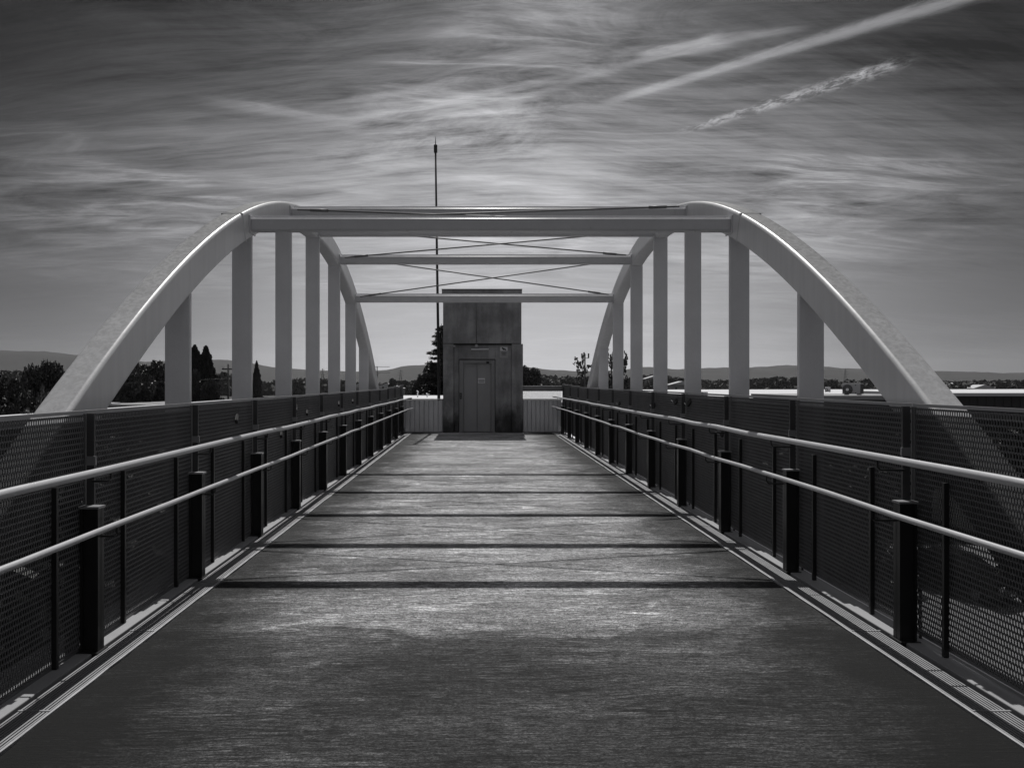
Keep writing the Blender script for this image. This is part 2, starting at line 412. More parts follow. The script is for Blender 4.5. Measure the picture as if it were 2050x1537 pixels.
# ================================================================== THE BRIDGE
EDL, EDR = -1.919, 2.231                    # edges of the concrete
Y0, Y1 = -2.2, 22.28
PIN = {-1: 2.09, 1: 2.43}                   # inner face of the railing posts
AIN = {-1: 2.31, 1: 2.59}                   # inner face of the arches
MX = {-1: 2.205, 1: 2.555}                  # plane of the mesh
AW, AT, YC, HC, KK, PITCH = .205, .28, 11.0, 3.895, .056, 1.65
# deck: gently wavy edge where concrete meets the gutter, as one slab
b = MB(); ny = 240; rnd = random.Random(5)
for j in range(ny + 1):
    y = Y0 + (Y1 + 2.6 - Y0) * j / ny
    w = .010 * fbm(y, 0, 1.9, 1) + .008 * fbm(y, 3, 7, 4)
    w2 = .010 * fbm(y, 9, 1.9, 2) + .008 * fbm(y, 13, 7, 6)
    b.v += [(EDL + w, y, 0), (EDR + w2, y, 0), (EDR + w2, y, -.25), (EDL + w, y, -.25)]
for j in range(ny):
    a = j * 4
    for q in range(4): b.face((a + q, a + (q + 1) % 4, a + 4 + (q + 1) % 4, a + 4 + q))
b.face((0, 3, 2, 1)); b.face((ny * 4, ny * 4 + 1, ny * 4 + 2, ny * 4 + 3))
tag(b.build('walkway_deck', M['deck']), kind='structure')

bridge = empty('footbridge', (.14, YC, 0)); BO = bridge.location
tag(bridge, 'pale grey steel footbridge with two tied arches, flat hangers and crossbeams overhead', 'footbridge')
def bpart(mb, name, m, bevel=0, parent=bridge, seg=3):
    me = mb
    me.v = [(v[0] - BO[0], v[1] - BO[1], v[2] - BO[2]) for v in me.v]
    return me.build(name, m, parent, bevel=bevel, seg=seg)
def top(y): return HC - KK * (y - YC) ** 2
for s in (-1, 1):
    b = MB(); n = 72; y0 = YC - 8.42; y1 = YC + 8.42
    for i in range(n + 1):
        y = y0 + (y1 - y0) * i / n; sl_ = -2 * KK * (y - YC); L = math.hypot(1, sl_)
        t = Vector((0, 1, sl_)) / L; nn = Vector((0, -sl_, 1)) / L
        for xx, d in ((AIN[s], 0), (AIN[s] + AW, 0), (AIN[s] + AW, AT), (AIN[s], AT)):
            p = Vector((s * xx, y, top(y))) - nn * d
            b.v.append(tuple(p))
    for i in range(n):
        a = i * 4
        for q in range(4): b.face((a + q, a + (q + 1) % 4, a + 4 + (q + 1) % 4, a + 4 + q), False)
    b.face((0, 3, 2, 1)); b.face((n * 4, n * 4 + 1, n * 4 + 2, n * 4 + 3))
    a_ = bpart(b, 'arch', M['arch'], bevel=.028, seg=6)
    # welded splice seams on the arch
    for ys in (YC - 3.62, YC + 3.62):
        sl_ = -2 * KK * (ys - YC); L = math.hypot(1, sl_); t = Vector((0, 1, sl_)) / L; nn = Vector((0, -sl_, 1)) / L
        c = MB(); p0 = Vector((0, ys, top(ys)))
        xa, xb = sorted((s * (AIN[s] - .004), s * (AIN[s] + AW + .004)))
        for u in (-.007, .007):
            for d, xx in ((-.004, xa), (-.004, xb), (AT + .004, xb), (AT + .004, xa)):
                p = p0 + t * u - nn * d; c.v.append((xx, p.y, p.z))
        for q in range(4): c.face((q, (q + 1) % 4, 4 + (q + 1) % 4, 4 + q))
        c.face((0, 3, 2, 1)); c.face((4, 5, 6, 7))
        bpart(c, 'weld_seam', M['arch'], parent=a_)
    xa, xb = sorted((s * (AIN[s] + .0), s * (AIN[s] + AW)))
    bpart(bx(xa, xb, Y0, Y1 + .2, -.42, -.03), 'tie_beam', M['hanger'], bevel=.012)
    for k in range(-3, 4):
        y = YC + k * PITCH
        # flat hanger: a plate whose top is cut to the slope of the arch soffit
        xa, xb = sorted((s * (AIN[s] + .002), s * (AIN[s] + AW - .002)))
        th = .045
        def sof(yy):
            sl_ = -2 * KK * (yy - YC); return top(yy) - AT * math.hypot(1, sl_) + .012
        c = MB()
        c.prism([(y - th / 2, -.032), (y + th / 2, -.032), (y + th / 2, sof(y + th / 2)), (y - th / 2, sof(y - th / 2))], 'x', xa, xb)
        bpart(c, 'hanger', M['hanger'], bevel=.006)
HB = {}
for k in range(-2, 3):                      # crossbeams
    y = YC - .02 + k * PITCH
    zc = top(y) - .165 * math.hypot(1, 2 * KK * (y - YC)) if abs(k) < 2 else 3.10
    zc = {-2: 3.105, -1: 3.59, 0: 3.70, 1: 3.55, 2: 3.085}[k]
    hh = .066
    c = bx(-AIN[-1] + .001, AIN[1] - .001, y - .06, y + .06, zc - hh, zc + hh)
    cb = bpart(c, 'crossbeam', M['beam'], bevel=.022, seg=6)
    c = bx(-AIN[-1] + .02, AIN[1] - .02, y + .034, y + .058, zc + hh - .004, zc + hh + .040)
    bpart(c, 'stiffener', M['beam'], bevel=.003, parent=cb)
    for s in (-1, 1):                       # end plates
        xa, xb = sorted((s * (AIN[s] - .012), s * (AIN[s] + .002)))
        bpart(bx(xa, xb, y - .10, y + .10, zc - hh - .025, zc + hh + .02), 'end_plate', M['beam'], bevel=.003, parent=cb)
    HB[k] = (y, zc + hh)
for k in range(-2, 2):                      # crossed wind-brace rods in each bay
    ya, za = HB[k]; yb, zb = HB[k + 1]
    for s in (-1, 1):
        p = Vector((s * (AIN[s] - .10), ya + .1, za - .012 - .02 * s)); q = Vector((-s * (AIN[-s] - .10), yb - .1, zb - .012 - .02 * s))
        c = MB(); c.tube([p, q], .011, 8)
        d = (q - p).normalized()
        for e, dd in ((p, d), (q, -d)):
            c.tube([e + dd * .18, e + dd * .42], .019, 8)
        bpart(c, 'brace_rod', M['brace'])

# ---------------------------------------------------------------- gutters (ribbed strip beside the concrete)
for s in (-1, 1):
    e = 1.919 if s < 0 else 2.231; pin = PIN[s]
    root = empty('gutter_strip', (s * (e + .1), Y0, 0))
    tag(root, 'ribbed metal drainage strip along the %s side of the concrete walkway' % ('left' if s < 0 else 'right'), 'drain', 'drainage strips')
    def gp(mb, name, m, bevel=0):
        mb.v = [(v[0] - root.location[0], v[1] - Y0, v[2]) for v in mb.v]; return mb.build(name, m, root, bevel=bevel)
    c = MB()                                # trim, slightly wavy inner side
    n = 160
    for j in range(n + 1):
        y = Y0 + (Y1 - Y0) * j / n; w = .007 * fbm(y, 5 * s, 2.6, 9)
        for xx, z in ((e + .004 + w, -.1), (e + .004 + w, .009), (e + .017, .009), (e + .017, -.1)): c.v.append((s * xx, y, z))
    for j in range(n):
        a = j * 4
        for q in range(4): c.face((a + q, a + (q + 1) % 4, a + 4 + (q + 1) % 4, a + 4 + q))
    gp(c, 'edge_trim', M['edge'])
    xa, xb = sorted((s * (e + .0185), s * (pin + .0)))
    gp(bx(xa, xb, Y0, Y1, -.1, -.022), 'channel', M['aludark'])
    x = e + .024; c = MB()
    while x < pin - .012:
        xa, xb = sorted((s * x, s * (x + .0092))); c.box(xa, xb, Y0, Y1, -.02, .006); x += .0165
    gp(c, 'ribs', M['alu'])
    y = 2.3
    while y < Y1:
        xa, xb = sorted((s * (e + .0195), s * (pin - .004))); gp(bx(xa, xb, y, y + .012, -.018, .0095), 'cross_bar', M['alu']); y += 1.1
    xa, xb = sorted((s * (pin + .022), s * (MX[s] + .045)))
    gp(bx(xa, xb, Y0, Y1, -.12, .012), 'kerb', M['ledge'], bevel=.006)
    xa, xb = sorted((s * (pin - .001), s * (pin + .020)))
    gp(bx(xa, xb, Y0, Y1, -.1, -.03), 'slot', M['aludark'])

# ---------------------------------------------------------------- railings
PL, PH = 1.545, 1.30                        # mesh panel length and height
def honeycomb(b, u0, u1, v0, rows, P_, T):
    """perforated sheet of tall hexagons: zigzag webs joined by upright webs; P_(u, v, w) places a point"""
    per = .0197; rp = .0304; za = .0052; hw = .0017; n = int((u1 - u0) / per)
    def bar(ua, va, ub, vb, hu, hv, T=T * .8):
        k = len(b.v)
        for (u, v) in ((ua, va), (ub, vb)):
            for (du, dv, w) in ((-hu, -hv, -T), (hu, hv, -T), (hu, hv, T), (-hu, -hv, T)): b.v.append(P_(u + du, v + dv, w))
        for q in range(4): b.face((k + q, k + (q + 1) % 4, k + 4 + (q + 1) % 4, k + 4 + q))
    for j in range(rows + 1):
        v = v0 + j * rp
        for i in range(n * 2):                      # zigzag web between two rows of cells
            ua = u0 + i * per / 2; up_ = (i + j) % 2 == 0
            bar(ua, v - za if up_ else v + za, ua + per / 2, v + za if up_ else v - za, 0, hw * 1.25, T * 1.4)
        if j < rows:
            for i in range(n * 2 + 1):
                if (i + j) % 2 == 1: u = u0 + i * per / 2; bar(u, v + za, u, v + rp - za, hw, 0)
def mesh_panel():
    b = MB(); honeycomb(b, .004, PL - .003, .022, 42, lambda u, v, w: (w, u, v), .0030)
    return b.mesh('mesh_panel', M['meshm'])
MESHP = mesh_panel()
fr = MB()
fr.box(-.008, .008, -.012, PL + .012, PH + .012, PH + .030); 
FRM = fr.mesh('top_strip', M['topm'])
fr = MB(); fr.box(-.006, .006, -.012, PL + .012, .0, .016); fr.box(-.006, .006, -.010, 0, .016, PH + .010); fr.box(-.006, .006, PL, PL + .010, .016, PH + .010)
FRM2 = fr.mesh('panel_frame', M['meshm'])
# added see-through sheet that dims what shows behind each mesh panel
sm_ = bpy.data.materials.new('dimming_sheet'); sm_.use_nodes = True; n_ = NG(sm_.node_tree); pb = sm_.node_tree.nodes['Principled BSDF']
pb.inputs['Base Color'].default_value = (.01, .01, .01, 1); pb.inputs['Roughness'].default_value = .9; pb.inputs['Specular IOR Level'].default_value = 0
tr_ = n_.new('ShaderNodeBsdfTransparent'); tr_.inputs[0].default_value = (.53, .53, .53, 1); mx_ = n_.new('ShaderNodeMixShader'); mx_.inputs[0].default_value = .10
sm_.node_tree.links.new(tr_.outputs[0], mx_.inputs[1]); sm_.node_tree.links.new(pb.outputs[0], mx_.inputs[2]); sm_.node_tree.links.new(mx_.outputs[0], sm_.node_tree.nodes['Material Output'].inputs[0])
SHEET = {q: bx(*sorted((q * .004, q * .007)), .0, PL, .02, PH - .034).mesh('dimming_sheet', sm_) for q in (-1, 1)}
def sidebox(s, xi, xo, y0, y1, z0, z1):
    xa, xb = sorted((s * xi, s * xo)); return (xa, xb, y0, y1, z0, z1)
NB = 13
for s in (-1, 1):
    pin = PIN[s]; dh = 0 if s < 0 else .034
    ys = (2.60 if s < 0 else 2.76); pitch = 1.565 if s < 0 else 1.58
    root = empty('railing', (s * pin, 0, 0))
    tag(root, 'dark %s railing with expanded metal panels, short capped posts and two round handrails' % ('left-hand' if s < 0 else 'right-hand'), 'railing', 'railings along the walkway')
    mk = lambda mb: mb.mesh
    # prototype meshes in local coordinates (x measured outwards from the post face)
    pm = MB(); pm.box(*sidebox(s, 0, .100, -.006, .006, .004, .80)); pm.box(*sidebox(s, -.0, .010, -.034, .034, .004, .80)); pm.box(*sidebox(s, .090, .100, -.034, .034, .004, .80))
    post_me = pm.mesh('post', M['post'])
    cap_me = bx(*sidebox(s, -.006, .106, -.038, .038, .802, .814)).mesh('post_cap', M['bracket'])
    base_me = bx(*sidebox(s, -.010, .108, -.06, .06, .013 - .02, .013 + .003)).mesh('base_plate', M['post'])
    bar_me = bx(*sidebox(s, .060, .102, -.008, .008, .40, 1.325 + dh)).mesh('upright_bar', M['flat'])
    clip_me = bx(*sidebox(s, .046, .100, -.020, -.009, 1.035 + dh, 1.085 + dh)).mesh('clip', M['bracket'])
    stub_me = bx(*sidebox(s, *((.084, .110) if s < 0 else (.092, .119)), -.010, .010, .014, .955)).mesh('baluster', M['post'])
    outer_me = bx(*sidebox(s, (MX[s] - pin) + .018, AIN[s] - pin - .008 if s < 0 else AIN[s] - pin - .004, -.006, .006, -.25, 1.25 + dh)).mesh('outer_post', M['post'])
    # bracket arm from the bar to the handrails
    arms = []
    for z, r, rx in ((1.0225 + dh * 1.22, .024, -(.045 if s < 0 else .10)), (.716 + (0 if s < 0 else .056), .019, -(.08 if s < 0 else .135))):
        arms.append(MB()); arms[-1].tube([(s * .06, 0, z - .075), (s * (rx + .018), 0, z - .075), (s * rx, 0, z - .058), (s * rx, 0, z - r + .004)], .0065, 6)
    arm_me = [a_.mesh('rail_arm', M['post']) for a_ in arms]
    lift = {NB - 1: .075, NB - 2: .055, NB - 3: .03}
    for k in range(-2, NB):
        y = ys + k * pitch
        if y > Y1 + .02: break
        po = inst(post_me, 'post', root, (0, y, 0))
        inst(cap_me, 'post_cap', po); inst(base_me, 'base_plate', po)
        inst(bar_me, 'upright_bar', root, (0, y + .05, 0)); inst(clip_me, 'clip', root, (0, y + .05, 0))
        for a_ in arm_me: inst(a_, 'rail_arm', root, (0, y + .02, 0))
        for q in (.30, .82):
            if y + q * pitch < Y1: inst(stub_me, 'baluster', root, (0, y + q * pitch, 0))
        if k < NB:
            sc = min(1, (Y1 + .10 - y - .06) / PL)
            mp = inst(MESHP, 'mesh_panel', root, (s * (MX[s] - pin), y + .06, .012 + dh + lift.get(k, 0)), sc=(1, sc, 1))
            inst(FRM, 'top_strip', mp); inst(FRM2, 'panel_frame', mp); inst(SHEET[s], 'dimming_sheet', mp)
        oz = inst(outer_me, 'outer_post', root, (0, y + .02, 0))
    for (px_1, py_1, k1) in (((505, 864, 1), (590, 817, 1.3), (612, 826, .8), (470, 838, 1), (676, 808, 1), (704, 803, .8), (560, 870, .7)) if s < 0 else ((1383, 806, 1.1), (1356, 804, .8), (1312, 812, .9), (1242, 808, .8), (1452, 866, 1.2))):
        Z1 = FPX * MX[s] / abs(px_1 - VX); p1 = at(px_1, py_1, Z1); q1 = .045 * k1
        t1 = inst(bx(-.012, .012, -q1, q1, -.022, .022).mesh('cable_tie', M['rubber']), 'cable_tie', root, (s * (MX[s] - .018 - pin), Z1, p1.z), (R(-35 * s), 0, R(12)))
        inst(MB().tube([(0, q1, .0), (-s * .012, q1 * 1.5, .03), (-s * .02, q1 * 1.9, .075)], .002, 5).mesh('tail', M['flat']), 'tail', t1)
    # slightly uneven handrails, joined from tube lengths
    rr = random.Random(11 + s)
    for z, r, nm in ((1.0225 + dh * 1.22, .0215, 'upper_handrail'), (.716 + (0 if s < 0 else .056), .0165, 'lower_handrail')):
        pts = []; X = (2.025 if s < 0 else 2.33) - (0 if nm[0] == 'u' else .035)
        y = Y0
        while y < Y1 - .55:
            pts.append((s * X - s * pin + rr.uniform(-.004, .004), y, z + rr.uniform(-.006, .006))); y += pitch / 2
        pts.append((s * X - s * pin - s * .02, Y1 - .45, z + .004)); pts.append((s * X - s * pin - s * .10, Y1 - .30, z + .012))
        MB().tube(pts, r, 16).build('handrail', M['rail'], root, fix=False)

# ================================================================== LIFT TOWER
TX0, TX1, TD = -1.01, 1.366, 2.3
tw = empty('lift_tower', (.178, Y1, 0))
tag(tw, 'dark stained concrete lift tower with a metal door at the far end of the walkway', 'lift tower')
TO = tw.location
def tp(mb, name, m, bevel=0, parent=tw):
    mb.v = [(v[0] - TO[0], v[1] - TO[1], v[2]) for v in mb.v]; return mb.build(name, m, parent, bevel=bevel)
YF = Y1
b = MB()
# lower storey: two pilasters, recessed middle with a door opening, lintel
b.box(TX0, -.70, YF, YF + TD, GZ, 2.64)                      # left block
b.box(1.03, TX1, YF, YF + TD, GZ, 2.64)                      # right block
b.box(-.698, -.545, YF + .07, YF + TD - .02, GZ, 2.638)
b.box(.545, 1.028, YF + .07, YF + TD - .02, GZ, 2.638)
b.box(-.543, .543, YF + .07, YF + TD - .02, 2.19, 2.638)
b.box(-.543, .543, YF + .30, YF + TD - .02, GZ, 2.188)
tp(b, 'lower_wall', M['tower'], bevel=.008)
b = bx(TX0 - .0, TX1 - .045, YF - .004, YF + TD, 2.655, 4.10); tp(b, 'upper_wall', M['tower'], bevel=.008)
b = bx(TX0 + .01, TX1 - .055, YF + .02, YF + TD - .03, 2.60, 2.66); tp(b, 'joint', M['black'])
b = bx(TX0 - .035, TX1 - .03, YF - .04, YF + TD + .04, 4.103, 4.25); tp(b, 'roof_slab', M['tower'], bevel=.012)
# flashing
b = bx(TX0 - .045, TX1 - .02, YF - .05, YF + TD + .05, 4.252, 4.268); tp(b, 'flashing', M['galv'], bevel=.003)
df = MB()
df.box(-.53, -.405, YF + .05, YF + .29, .01, 2.16); df.box(.42, .53, YF + .05, YF + .29, .01, 2.16); df.box(-.403, .418, YF + .05, YF + .29, 2.06, 2.16)
fo = tp(df, 'door_frame', M['frame'], bevel=.006)
for xa, xb, yy in ((-.402, .004, .13), (.010, .417, .10)):
    l = tp(bx(xa, xb, YF + yy, YF + yy + .03, .025, 2.055), 'door_leaf', M['door'], bevel=.004)
    if xa > 0:
        q = MB(); q.box(.03, .235, YF + .094, YF + .1015, 1.47, 1.62)
        pl = tp(q, 'notice_plate', M['white'], bevel=.002, parent=l)
        q = MB(); q.box(.042, .223, YF + .0915, YF + .0945, 1.535, 1.575); q.box(.046, .219, YF + .0915, YF + .0945, 1.488, 1.515)
        tp(q, 'notice_text', M['frame'], parent=pl)
tp(bx(-.545, .545, YF + .0, YF + .29, -.02, .008), 'threshold', M['frame'], bevel=.003)
cp = tp(bx(-.515, -.455, YF + .035, YF + .052, 1.00, 1.18), 'call_panel', M['black'], bevel=.006)
for z in (1.05, 1.12):
    tp(MB().tube([(-.485, YF + .036, z), (-.485, YF + .028, z)], .012, 12), 'button', M['grey'], parent=cp)
# little camera on the door head
q = MB().tube([(.33, YF + .05, 2.10), (.33, YF - .01, 2.10)], .014, 8); q.box(.28, .36, YF - .06, YF + .0, 2.055, 2.115)
tp(q, 'door_closer', M['black'], bevel=.004)
# conduit, junction box, tube lamp
q = MB().tube([(-.02, YF - .018, 2.60), (-.02, YF - .018, 4.10)], .011, 10)
for z in (2.95, 3.4, 3.85): q.box(-.04, 0, YF - .022, YF - .003, z, z + .02)
tp(q, 'conduit', M['galv'])
tp(bx(-.062, .022, YF - .05, YF + .068, 2.535, 2.615), 'junction_box', M['grey'], bevel=.006)
q = MB(); q.prism([(YF + .068, 2.50), (YF - .055, 2.49), (YF - .075, 2.475), (YF - .055, 2.455), (YF + .068, 2.45)], 'x', -.18, .345)
tp(q, 'wall_lamp', M['white'], bevel=.004)
# vertical pipe in the left recess
tp(MB().tube([(-.68, YF + .045, .05), (-.68, YF + .045, 2.58)], .016, 8), 'pipe', M['tower'])
tp(bx(-.71, -.65, YF - .02, YF + .045, 2.545, 2.60), 'pipe_box', M['grey'], bevel=.004)

sg = empty('camera_sign', (.80, YF + .07, 2.42))
tag(sg, 'small rounded surveillance camera notice with a black camera pictogram beside the lift lamp', 'sign')
def rrect(w, h, r, n=5):
    pts = []
    for cx, cy, a0 in ((w - r, h - r, 0), (-w + r, h - r, 90), (-w + r, -h + r, 180), (w - r, -h + r, 270)):
        for i in range(n + 1):
            a = R(a0 + 90 * i / n); pts.append((cx + r * math.cos(a), cy + r * math.sin(a)))
    return pts
MB().prism(rrect(.125, .19, .03), 'y', -.012, -.001).build('plate', M['grey'], sg)
MB().prism([(-.108, .02), (.108, .02), (.108, .125), (-.108, .125)], 'y', -.0155, -.0125).build('white_field', M['white'], sg)
q = MB(); rot = R(-24)
def rp_(pts, cx, cy, a): return [(cx + u * math.cos(a) - v * math.sin(a), cy + u * math.sin(a) + v * math.cos(a)) for u, v in pts]
q.prism(rp_([(-.062, -.022), (.045, -.022), (.062, -.012), (.062, .012), (.045, .022), (-.062, .022)], 0, .072, rot), 'y', -.0195, -.016)
q.prism(rp_([(.062, -.017), (.075, -.021), (.075, .021), (.062, .017)], 0, .072, rot), 'y', -.0193, -.0162)
q.prism([(-.035, .035), (-.005, .035), (-.005, .06), (-.018, .075)], 'y', -.0190, -.0164)
q.build('camera_pictogram', M['black'], sg)
q = MB()
for z, w in ((-.03, .07), (-.06, .085), (-.085, .05), (-.12, .075)): q.box(-w, w, -.0155, -.0125, z - .006, z + .006)
q.build('text_lines', M['black'], sg)

# ---------------------------------------------------------------- end barriers either side of the tower
def barrier(x0, x1, label, right):
    root = empty('end_barrier', ((x0 + x1) / 2, YF + .1, 0)); tag(root, label, 'barrier', 'corrugated end barriers'); ro = root.location
    def p(mb, name, m, bevel=0):
        mb.v = [(v[0] - ro[0], v[1] - ro[1], v[2]) for v in mb.v]; return mb.build(name, m, root, bevel=bevel)
    n = 9; w = (x1 - x0) / n; poly = []
    for i in range(n):                      # trapezoid ribs
        a = x0 + i * w
        poly += [(a, YF + .14), (a + w * .10, YF + .10), (a + w * .88, YF + .10), (a + w * .97, YF + .14)]
    poly += [(x1, YF + .14), (x1, YF + .15), (x0, YF + .15)]
    p(MB().prism(poly, 'z', .03, .96), 'corrugated_sheet', M['panel'])
    p(bx(x0, x1, YF + .08, YF + .18, .965, 1.005), 'coping', M['coping'], bevel=.004)
    p(bx(x0, x1, YF + .08, YF + .18, -.08, .028), 'sill', M['frame'], bevel=.004)
    if right:
        mb = MB(); honeycomb(mb, x0, x1, 1.02, 8, lambda u, v, w: (u, YF + .13 + w, v), .002)
        p(mb, 'mesh_screen', M['meshm'])
        p(bx(x0, x1, YF + .09, YF + .17, 1.265, 1.39), 'top_rail', M['coping'], bevel=.008)
barrier(-2.28, TX0 - .006, 'low ribbed metal barrier left of the lift tower, open above', False)
barrier(TX1 + .006, 2.53, 'low ribbed metal barrier right of the lift tower, topped by mesh and a rail', True)
q = MB().tube([(-2.12, 21.9, 0), (-2.12, 21.9, .17)], .028, 12); o = q.build('stub_post', M['galv'], bevel=0)
tag(o, 'short bright stub post at the far left end of the walkway', 'post')

# ---------------------------------------------------------------- mast behind the tower
mroot = empty('mast', (-1.24, 24.5, GZ)); tag(mroot, 'very tall thin dark lightning mast rising behind the lift tower', 'mast')
q = MB().tube([(0, 0, 0), (0, 0, 6.5), (-.03, 0, 9.5), (-.075, 0, 12.5), (-.115, 0, 15.55)], .062, 10, r2=.030); q.build('pole', M['rod'], mroot)
q = MB().tube([(-.115, 0, 15.50), (-.1155, 0, 15.53), (-.116, 0, 15.72), (-.116, 0, 15.75)], .058, 12); q.build('collar', M['rod'], mroot)
q = MB().tube([(-.116, 0, 15.75), (-.118, 0, 16.02)], .016, 8, r2=.006); q.build('spike', M['rod'], mroot)
MB().box(-.2, .2, -.2, .2, 0, .1).build('base', M['galv'], mroot, bevel=.01)

# ================================================================== BUILDINGS
def building(name, pts, z1, label, roofm, wallm, z0=GZ, par=.0, windows=True, group=None, lip=.12):
    """flat-roofed block from a 4-point plan"""
    cx = sum(p[0] for p in pts) / 4; cy = sum(p[1] for p in pts) / 4
    root = empty(name, (cx, cy, z0)); tag(root, label, 'building', group)
    loc = [(p[0] - cx, p[1] - cy) for p in pts]
    MB().prism(loc, 'z', 0, z1 - z0 - .25).build('wall', wallm, root)
    big = [(x + math.copysign(lip, x), y + math.copysign(lip, y)) for x, y in loc]
    MB().prism(big, 'z', z1 - z0 - .248, z1 - z0).build('roof', roofm, root, bevel=.03)
    if windows:
        for i in range(4):
            a = Vector(loc[i] + (0,)); b_ = Vector(loc[(i + 1) % 4] + (0,)); L = (b_ - a).length; d = (b_ - a) / L
            nrm = Vector((d.y, -d.x, 0)); k = max(1, int(L / 6))
            for w in range(min(k, 8)):
                c = a + d * (L * (w + .5) / min(k, 8)) + nrm * .03; f = MB()
                for (z0_, z1_) in ((2.0, 3.4),):
                    u = d * .9
                    bq = len(f.v)
                    for sx in (-1, 1):
                        for off in (-.05, .02):
                            for zz_ in (z0_, z1_): f.v.append(tuple(c + u * sx + nrm * off + Vector((0, 0, zz_))))
                    for ff in ((0, 1, 3, 2), (4, 6, 7, 5), (0, 2, 6, 4), (1, 5, 7, 3), (2, 3, 7, 6), (0, 4, 5, 1)): f.face([bq + t for t in ff])
                f.build('window', M['glass'], root)
    return root
building('warehouse', [(21, 72), (140, 72), (170, 165), (31, 150)], .02, 'wide low warehouse with a broad white flat roof right of the bridge', M['roof'], M['wallp'])
hb = building('industrial_shed', [(34.5, 55), (90, 55), (90, 69), (35.5, 69)], .72, 'dark ribbed metal shed with a thin white roof edge at the far right', M['roof'], M['wall'], windows=False, lip=.2)
c = MB()
for i in range(90):
    x = -27.6 + i * .62; c.box(x, x + .22, -7.06, -6.99, .1, 6.9)
c.build('cladding_ribs', M['wall'], hb)
building('annex', [(18.8, 43.5), (26.4, 43.5), (26.4, 51), (18.8, 51)], .73, 'low dark flat-roofed annex carrying an air conditioner beyond the right railing', M['coping'], M['wall'], windows=False)
building('flat_roof_house', [(-6.4, 29), (-1.9, 29), (-1.9, 50), (-6.4, 50)], .62, 'flat white roof just left of the lift tower', M['roof'], M['wallp'])
building('tiled_hall', [(.2, 33), (7.2, 33), (8.5, 74), (.2, 74)], .62, 'pale low roof seen through the mesh screen right of the lift tower', M['tiles'], M['wallp'])
building('long_canopy', [(-18.6, 19), (-17.2, 19), (-17.2, 60), (-18.6, 60)], .20, 'long narrow pale roof running beside the left railing', M['roof'], M['wallp'], windows=False)
lb = building('workshop', [(-36, 62), (-27.5, 62), (-27.5, 74), (-36, 74)], -.35, 'small workshop with a broken white roof edge behind the left arch', M['coping'], M['wallp'])
q = MB(); q.box(-2.2, 1.5, -5.9, -4.4, 6.153, 6.28); q.box(-.2, .1, -5.4, -5.1, 6.281, 6.62); q.box(-.8, .9, -5.45, -5.05, 6.62, 6.66); q.build('roof_vent', M['white'], lb)
building('pale_house', [(-24, 66), (-20.2, 66), (-20.2, 78), (-24, 78)], -.35, 'low white roof between the first and second left hangers', M['roof'], M['wallp'])
def house(px, py_top, Y, w, label, d=9, h=5):
    p = at(px, py_top, Y); root = empty('far_house', (p.x, Y, p.z - h - 2)); tag(root, label, 'house', 'far houses in the valley')
    MB().box(-w / 2, w / 2, -d / 2, d / 2, -8, h).build('wall', M['wallp'], root)
    MB().prism([(-w / 2 - .4, h), (w / 2 + .4, h), (0, h + 2)], 'y', -d / 2 - .4, d / 2 + .4).build('roof', M['tiles'], root)
    for i in (-1, 1): MB().box(i * w / 4 - .6, i * w / 4 + .6, -d / 2 - .05, -d / 2 + .02, 2, 3.6).build('window', M['glass'], root)
for a in ((1308, 752, 480, 12, 'white gabled house between the fourth and third right hangers, among trees'), (1362, 763, 420, 14, 'low pale house behind the second gap of the right hangers'),
          (1106, 764, 520, 14, 'far pale house just right of the lift tower'), (778, 767, 300, 12, 'far house left of the lift tower under the dark tree'),
          (1905, 766, 480, 15, 'small bright house right of the right arch foot'), (1960, 770, 430, 12, 'small pale house low at the far right'), (720, 768, 400, 9, 'far house behind the last left hangers')):
    house(*a)

# air conditioners
def aircon(loc, w, h, d, label, rz=0):
    root = empty('air_conditioner', loc, rz); tag(root, label, 'air conditioner', 'rooftop air conditioners')
    MB().box(-w / 2, w / 2, 0, d, .06, h).build('casing', M['grey'], root, bevel=.015)
    q = MB(); cx, cz = -w * .20, .06 + (h - .06) * .42; r = min(w * .26, h * .40)
    q.prism([(cx + r * 1.08 * math.cos(2 * PI * i / 28), cz + r * 1.08 * math.sin(2 * PI * i / 28)) for i in range(28)], 'y', -.025, -.002)
    q.build('fan_guard', M['black'], root)
    q = MB().prism([(cx + r * .33 * math.cos(2 * PI * i / 16), cz + r * .33 * math.sin(2 * PI * i / 16)) for i in range(16)], 'y', -.045, -.027)
    hub = q.build('fan_hub', M['white'], root)
    q = MB()
    for k in range(4):
        rr = r * (.5 + .16 * k)
        pts = [(cx + rr * math.cos(2 * PI * i / 24), -.033, cz + rr * math.sin(2 * PI * i / 24)) for i in range(25)]
        q.tube(pts, .006, 4)
    q.build('guard_rings', M['grey'], root)
    q = MB(); q.box(w * .22, w * .27, -.012, -.001, h * .80, h * .88); q.box(w * .22, w * .27, -.012, -.001, h * .12, h * .2); q.build('badge', M['black'], root)
    MB().box(w / 2 + .001, w / 2 + .012, d * .05, d * .95, .1, h - .04).build('coil_side', M['black'], root)
    q = MB(); q.box(-w * .4, -w * .3, .02, d - .02, 0, .058); q.box(w * .3, w * .4, .02, d - .02, 0, .058); q.build('feet', M['galv'], root)
p = at(1704, 790, 45.2); aircon((p.x, 45.2, .732), 1.06, .70, .46, 'large air conditioner unit with a round fan on the dark annex roof', R(-50))
p = at(1657, 783, 110); aircon((p.x, 110, .022), .75, .8, .4, 'small far air conditioner box standing on the white warehouse roof', R(-25))
p = at(1409, 788, 80); aircon((p.x, 80, .022), .85, .45, .5, 'low air conditioner box at the left end of the warehouse roof', 0)

